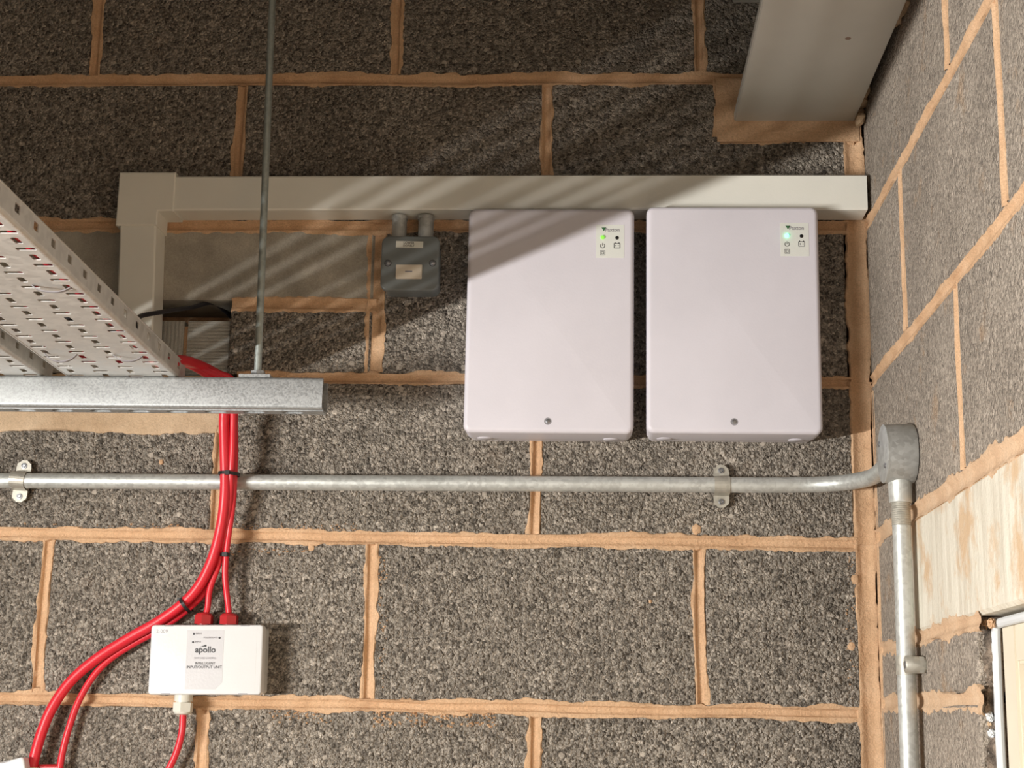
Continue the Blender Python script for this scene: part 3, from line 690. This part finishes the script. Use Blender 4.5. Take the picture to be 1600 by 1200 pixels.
# drop rod
q = P(403, 585, -.18); xr0 = q[0]
t_ = thing('threaded_rod', 'thin zinc threaded rod hanging from the ceiling to the channel end', 'threaded rod', (xr0, -.18, ZS))
obj('rod', tube([(xr0, -.1795, ZS - .02), (xr0 - .006, -.1795, .5), (xr0 - .017, -.1795, 1.15)], .0048, 14), 'rod', t_, smooth=True)
obj('plate_washer', box(xr0 - .0205, xr0 + .0205, -.2, -.159, ZS, ZS + .004, .0006), 'galv', t_)
obj('nut', hexa((xr0, -.1795, ZS + .004), (xr0, -.1795, ZS + .012), .0095), 'galv', t_)

# trays: each cell of the seen columns holds one slot, in the staggered pattern of the photo
RX = .030                                            # the trays lean this much in plan
def tray(x_right, y_end, length, label, phase, wide=.147):
    t = thing('cable_tray', label, 'cable tray', (x_right - .07, y_end - length / 2, ZS), 'perforated cable trays on the channel')
    W_ = wide; H_ = .025; rr = .004; pl = .02565; nc = int(round((W_ - .030) / .0385)) + 1
    cen = [.015 + .0385 * i for i in range(nc)]; eds = [rr] + [(p_ + q_) / 2 for p_, q_ in zip(cen[:-1], cen[1:])] + [W_ - rr]
    fn = lambda a, b: (x_right - a + RX * b * 1.0, y_end - b, ZS + .0008)
    gs = []; n = int(length / pl)
    for j in range(n):
        for i in range(nc):
            ca = cen[i]; b0 = j * pl; cb = b0 + pl / 2
            hole = stadium(ca, cb, .0075, .0185, .0022, 2) if (i + j + phase) % 2 else stadium(ca, cb, .0190, .0088, .0020, 2)
            if i < 4: gs.append(holed_cell(fn, eds[i], eds[i + 1], b0, b0 + pl, hole))
    if nc > 4: gs.append(([fn(a_, b_) for a_, b_ in ((eds[4], 0), (eds[-1], 0), (eds[-1], n * pl), (eds[4], n * pl))], [(0, 1, 2, 3)]))  # beyond the seen columns: plain sheet, added to keep light off the wall
    o = obj('tray_base', merge(*gs), 'tray', t); md = o.modifiers.new('thickness', 'SOLIDIFY'); md.thickness = .0009; md.offset = 0
    for sgn, a_ in ((1, 0.), (-1, W_)):
        fl = []
        for j in range(n // 2):
            b0 = j * pl * 2; cb = b0 + pl
            f2 = lambda a, b, a_=a_: (x_right - a_ + RX * b, y_end - b, ZS + a)
            fl.append(holed_cell(f2, rr, H_, b0, b0 + 2 * pl, stadium(.0155, cb + .008, .0085, .0135, .0012, 2)))
        # rounded fold at the bottom and a rolled lip on top
        bl = n // 2 * pl * 2
        fold = [(a_ + sgn * (rr - rr * math.cos(math.radians(90 - an))) , rr - rr * math.sin(math.radians(90 - an))) for an in (0, 22, 45, 67, 90)]
        fold = [(a_ + sgn * rr * (1 - math.cos(math.radians(an))), rr * (1 - math.sin(math.radians(an)))) for an in (0, 22, 45, 67, 90)]
        fg = loft([[(x_right - a + RX * b, y_end - b, ZS + .0004 + z) for a, z in fold] for b in (0, bl)], False, False, False)
        lip = loft([[(x_right - a_ + sgn * dx + RX * b, y_end - b, ZS + z) for dx, z in ((-.0004, H_), (.0010, H_ + .0008), (.0012, H_ - .0004), (0, H_ - .001))] for b in (0, bl)])
        o = obj('side_flange', merge(*fl, fg), 'tray', t); md = o.modifiers.new('thickness', 'SOLIDIFY'); md.thickness = .0012; md.offset = 0
        obj('flange_lip', lip, 'tray', t)
    return t
tray(-.4605, -.1596, 1.53, 'perforated galvanised cable tray nearest the hanging rod, underside in view', 0)
tray(-.637, -.1596, 1.53, 'galvanised cable tray at the left edge, behind the nearer tray, perforated where seen, widened plain out of view to block light', 1, .7)  # extra unseen width added so it shades the upper left wall
# plastic ties looped through the tray slots
def tie_loop(u, v, half, drop, lean, label):
    d = _fw * CF + _r * (u - 800) - _u * (v - 600); tt = (ZS - CZ) / d[2]; c = np.array([CX, CY, CZ]) + d * tt
    pts = []
    for k in range(-9, 10):
        f = k / 9; pts.append((c[0] + half * f, c[1] + lean * f, ZS + .001 - drop * (1 - abs(f) ** 2.5)))
    rings = [[(p_[0], p_[1] - .0022, p_[2]), (p_[0], p_[1] + .0022, p_[2]), (p_[0], p_[1] + .0022, p_[2] - .0012), (p_[0], p_[1] - .0022, p_[2] - .0012)] for p_ in pts]
    return tag(obj('cable_tie', loft(rings), 'ink_grey'), label, 'cable tie', 'ties looped under the cable tray')
tie_loop(80, 448, .019, .006, .004, 'plastic tie looped under the tray, farthest from the channel')
tie_loop(95, 553, .019, .010, .003, 'plastic tie looped under the tray just above the channel, nearer the left edge')
tie_loop(200, 556, .017, .007, .003, 'plastic tie looped under the tray just above the channel, nearer the rod')

# ------------------------------------------------------------------ fire alarm unit and red cables
YA = -.048
A = P(237, 976, YA); B = P(411, 976.5, YA); C_ = P(230, 1085, YA); D_ = P(408, 1086, YA)
ax0, ax1 = (A[0] + C_[0]) / 2, (B[0] + D_[0]) / 2; az1, az0 = (A[2] + B[2]) / 2, (C_[2] + D_[2]) / 2
arot = rot_about(((ax0 + ax1) / 2, 0, (az0 + az1) / 2), 'Y', -1.0)
def io_unit(name, x0, x1, z0, z1, mt, label, detail):
    c = mt @ Vector(((x0 + x1) / 2, 0, z0))
    t = thing(name, label, 'alarm module', c)
    obj('back_box', xf(slab(x0 + .002, x1 - .002, z0 + .002, z1 - .002, 0, -.030, .005), mt), 'io_base', t, smooth=True)
    ld = obj('lid', xf(slab(x0, x1, z0, z1, -.030, YA, .0045, .0025), mt), 'io', t, smooth=True)
    for fx in (.16, .84):
        for z in (z0 + .0014, z1 - .0014):
            xx = x0 + (x1 - x0) * fx; obj('lid_notch', xf(box(xx - .006, xx + .006, YA - .0001, YA + .002, z - .0005, z + .0005), mt), 'ink_grey', ld)
    return t, ld
t_, lid = io_unit('alarm_interface_unit', ax0, ax1, az0, az1, arot, 'white wall-mounted fire alarm input and output unit with two red glands on top', True)
X = lambda f: ax0 + (ax1 - ax0) * f; Zf = lambda f: az1 - (az1 - az0) * f
obj('right_seam', xf(box(X(.945), X(.9465), YA - .0001, YA + .001, az0 + .002, az1 - .002), arot), 'io_base', lid)
lx0, lx1 = X(.325), X(.655); lz1, lz0 = Zf(.075), Zf(.925); ch = .009; e = YA - .0002
lp = [(lx0, lz0), (lx1 - ch, lz0), (lx1, lz0 + ch), (lx1, lz1), (lx0, lz1)]
lb = obj('face_label', xf(loft([[(x, YA + .0005, z) for x, z in lp], [(x, e, z) for x, z in lp]]), arot), 'io_label', t_)
e2 = YA - .0005; w = lx1 - lx0; h = lz1 - lz0
LXf = lambda f: lx0 + w * f; LZf = lambda f: lz1 - h * f
def atext(body, size, fx, fz, m='ink', align='CENTER', bold=0.):
    q = arot @ Vector((LXf(fx), e2, LZf(fz))); return text('lettering', body, size, q.x, q.z, q.y, m, lb, align, bold, rot=-1.0)
for fx, fz in ((.18, .065), (.88, .135), (.17, .205)):
    q = arot @ Vector((LXf(fx), YA - .0001, LZf(fz))); obj('indicator', lathe(q, (0, -1, 0), [(0, .0014), (.0008, .0013)], 12), 'ink', lb)
atext('INPUT', .0030, .23, .062, 'ink_grey', 'LEFT', .00006); atext('POLL/ISOLATE', .0030, .83, .13, 'ink_grey', 'RIGHT', .00006); atext('INPUT', .0030, .22, .202, 'ink_grey', 'LEFT', .00006)
atext('apollo', .0112, .515, .335, 'ink', bold=.00025)
sw = [(.36, .295), (.42, .278), (.48, .268), (.50, .268)]
gs = []
for i in range(3):
    (a0, b0), (a1, b1) = sw[i], sw[i + 1]; th0, th1 = .0002 + .0003 * i, .0005 + .0003 * i
    gs.append(([arot @ Vector((LXf(a0), e2, LZf(b0) - th0)), arot @ Vector((LXf(a1), e2, LZf(b1) - th1)), arot @ Vector((LXf(a1), e2, LZf(b1) + th1)), arot @ Vector((LXf(a0), e2, LZf(b0) + th0))], [(0, 1, 2, 3)]))
obj('logo_swoosh', merge(*gs), 'ink', lb)
q = arot @ Vector((LXf(.51), e2 + .0002, LZf(.268))); obj('logo_star', lathe(q, (0, -1, 0), [(0, .0016), (.0003, .0013)], 8), 'ink', lb)
atext('SWITCHED LOADING', .0030, .515, .475, 'ink_grey', bold=.00005)
atext('INTELLIGENT', .0046, .52, .565, 'ink', bold=.00004); atext('INPUT/OUTPUT UNIT', .0049, .505, .628, 'ink', bold=.00004)
q = arot @ Vector((X(.10), YA - .0003, Zf(.095))); st = obj('number_sticker', xf(box(X(.055), X(.155), YA - .0002, YA + .0004, Zf(.14), Zf(.05)), arot), 'paper' if False else 'io', t_)
text('lettering', '2-009', .0068, q.x, q.z, q.y, 'ink_grey', st, rot=-1.0)
def gland(parent, base, axis, m, s=1.):
    base = np.array(base, float); axis = np.array(axis, float)
    obj('gland_collar', lathe(base, axis, [(-.001, .0100 * s), (.0035 * s, .0100 * s)], 20), m, parent, smooth=True)
    g = obj('gland_nut', hexa(base + axis * .0035 * s, base + axis * .0155 * s, .0135 * s), m, parent)
    obj('gland_dome', lathe(base + axis * .0155 * s, axis, [(0, .0120 * s), (.0025 * s, .0108 * s), (.0042 * s, .0070 * s)], 20), m, g, smooth=True)
YG = -.024
gl = []
for u in (318, 357.5):
    q = P(u, 976, YG); q = np.array([q[0], YG, az1 - .001]); gl.append(q); gland(t_, q, (0, 0, 1), 'gland_red', .95)
q = P(287, 1090, YG); gb = np.array([q[0], YG, az0 + .001])
obj('gland_body', lathe(gb, (0, 0, -1), [(0, .0122), (.010, .0122)], 20), 'gland_white', t_, smooth=True); gland(t_, gb + [0, 0, -.008], (0, 0, -1), 'gland_white', 1.0)

YT = .0065
def in_tray(off, zz=.0098): return [(-.4605 - off + RX * b, -.15 - b, ZS + zz) for b in (1.4, 1.0, .6, .3, .17)]
def cable(name, pts, r, label, group=None):
    return tag(obj('red_cable', tube(spline(pts, 8), r, 14), 'red', smooth=True), label, 'cable', group)
def PP(*l): return [P(u, v, y) for u, v, y in l]
over = lambda off, x, y, zt: in_tray(off) + [(-.4605 - off * .7, -.235, ZS + .010), (-.458 - off * .25, -.160, ZS + .030), (x - .018, y - .012, ZS + zt), (x - .004, y - .002, ZS + zt - .012), (x, y, ZS - .015)]
def top(off, u, zt):
    q = P(u, 648, -.066); return over(off, q[0], -.070, zt)
cable('a', top(.015, 351, .034) + PP((350, 665, -.064), (351, 700, -.060), (352, 741, -.055), (351, 780, -.050), (345.5, 822, -.042), (333, 870, -.036), (313, 912, -.031), (286, 943, -.027), (246, 972, -.023), (200, 998, -.021), (150, 1030, -.021), (110, 1065, -.021), (82, 1105, -.022), (66, 1142, -.022), (56, 1175, -.023), (50, 1200, -.023)), .0072,
      'thick red cable sweeping down past the alarm unit to the lower left corner')
cable('d', top(.092, 365, .026) + PP((364.5, 665, -.064), (363.5, 700, -.060), (361, 741, -.054), (358, 785, -.046), (352, 830, -.036), (341, 880, -.026), (321, 923, -.018), (292, 953, -.015), (250, 983, -.013), (205, 1008, -.013), (168, 1033, -.014), (142, 1062, -.015), (121, 1100, -.016), (107, 1140, -.017), (99, 1170, -.017), (94, 1196, -.018), (91, 1230, -.018)), .0047,
      'thinner red cable splitting off below the thick one near the lower left corner')
cable('b', top(.054, 359, .020) + PP((358, 665, -.052), (359, 700, -.048), (359, 741, -.044), (357, 785, -.036), (352, 830, -.030), (342, 880, -.027), (328, 920, -.026)) + [gl[0] + [.004, 0, .024], gl[0] + [0, 0, .012]], .0042, 'red cable entering the left-hand red gland of the alarm unit')
cable('c', top(.128, 368, .030) + PP((367, 665, -.054), (367.5, 700, -.051), (366.5, 741, -.048), (364, 785, -.042), (358, 830, -.036), (353, 870, -.032), (352, 905, -.028)) + [gl[1] + [-.002, 0, .026], gl[1] + [0, 0, .012]], .0042, 'red cable entering the right-hand red gland of the alarm unit')
cable('e', [gb + [0, 0, -.024]] + PP((286, 1120, YG), (284, 1145, -.024), (276, 1175, -.022), (263, 1203, -.020), (245, 1235, -.018)), .0046, 'red cable leaving the ivory gland below the alarm unit')
# black ties round the bundle
def ring_tie(c, ax, ra, rb, label, head):
    c = np.array(c); ax = np.array(ax, float); ax /= np.linalg.norm(ax); a = np.cross(ax, (0, 1, 0)); a /= np.linalg.norm(a); b = np.cross(ax, a)
    n = 28; rings = []
    for k in range(n + 1):
        t = 2 * math.pi * k / n; d_ = math.cos(t) * a * ra + math.sin(t) * b * rb; u_ = d_ / np.linalg.norm(d_)
        p_ = c + d_; rings.append([p_ - ax * .0022, p_ + ax * .0022, p_ + ax * .0022 + u_ * .0012, p_ - ax * .0022 + u_ * .0012])
    t = thing('cable_tie', label, 'cable tie', tuple(c), 'black ties on the red cables')
    obj('strap', loft(rings, False, False), 'black', t)
    h = c + np.array(head); obj('tie_head', box(h[0] - .0035, h[0] + .0035, h[1] - .0025, h[1] + .0025, h[2] - .003, h[2] + .003, .0007), 'black', t)
q = P(358, 741, -.054); ring_tie(q, (.05, 0, 1), .0135, .0150, 'black cable tie round the red bundle where it crosses the conduit', (.001, -.0155, 0))
q = P(352, 867, -.032); ring_tie(q, (.0, 0, 1), .0056, .0056, 'small black cable tie on the red cable between conduit and alarm unit', (.001, -.0065, 0))
q = P(291, 946, -.022); ring_tie(q, (.80, 0, .62), .0115, .0160, 'black cable tie round the red cables above the alarm unit, its tail sticking up', (-.009, -.002, .007))
# thin black cable from the tray into the hole
tag(obj('black_cable', tube(spline([(-.535, -.40, ZS + .024), (-.505, -.26, ZS + .040), P(214, 497, -.14), P(250, 488, -.085), P(300, 480, -.01), P(335, 474, .03), (P(345, 473)[0], .085, P(345, 476)[2])], 8), .0032, 10), 'cable_black', smooth=True), 'thin black cable leading from the tray into the hole in the wall', 'cable')
# second unit cut off by the lower left corner of the picture
q = P(36.5, 1182, YA); mt2 = rot_about(tuple(q), 'Y', -15)
t_, l2 = io_unit('alarm_interface_unit', q[0] - .15, q[0], q[2] - .09, q[2], mt2, 'white alarm unit mostly cut off by the lower left corner of the picture', False)
q = P(49, 1199, -.024); obj('gland_nut', lathe((q[0], -.024, q[2] - .03), (0, 0, 1), [(0, .0120), (.026, .0120), (.030, .0095)], 16), 'gland_white', t_, smooth=True)
q = P(80, 1201, -.02); obj('gland_link', cyl((q[0] - .02, -.018, q[2] + .0005), (q[0] + .012, -.018, q[2] + .0015), .0045), 'gland_red', t_, smooth=True)
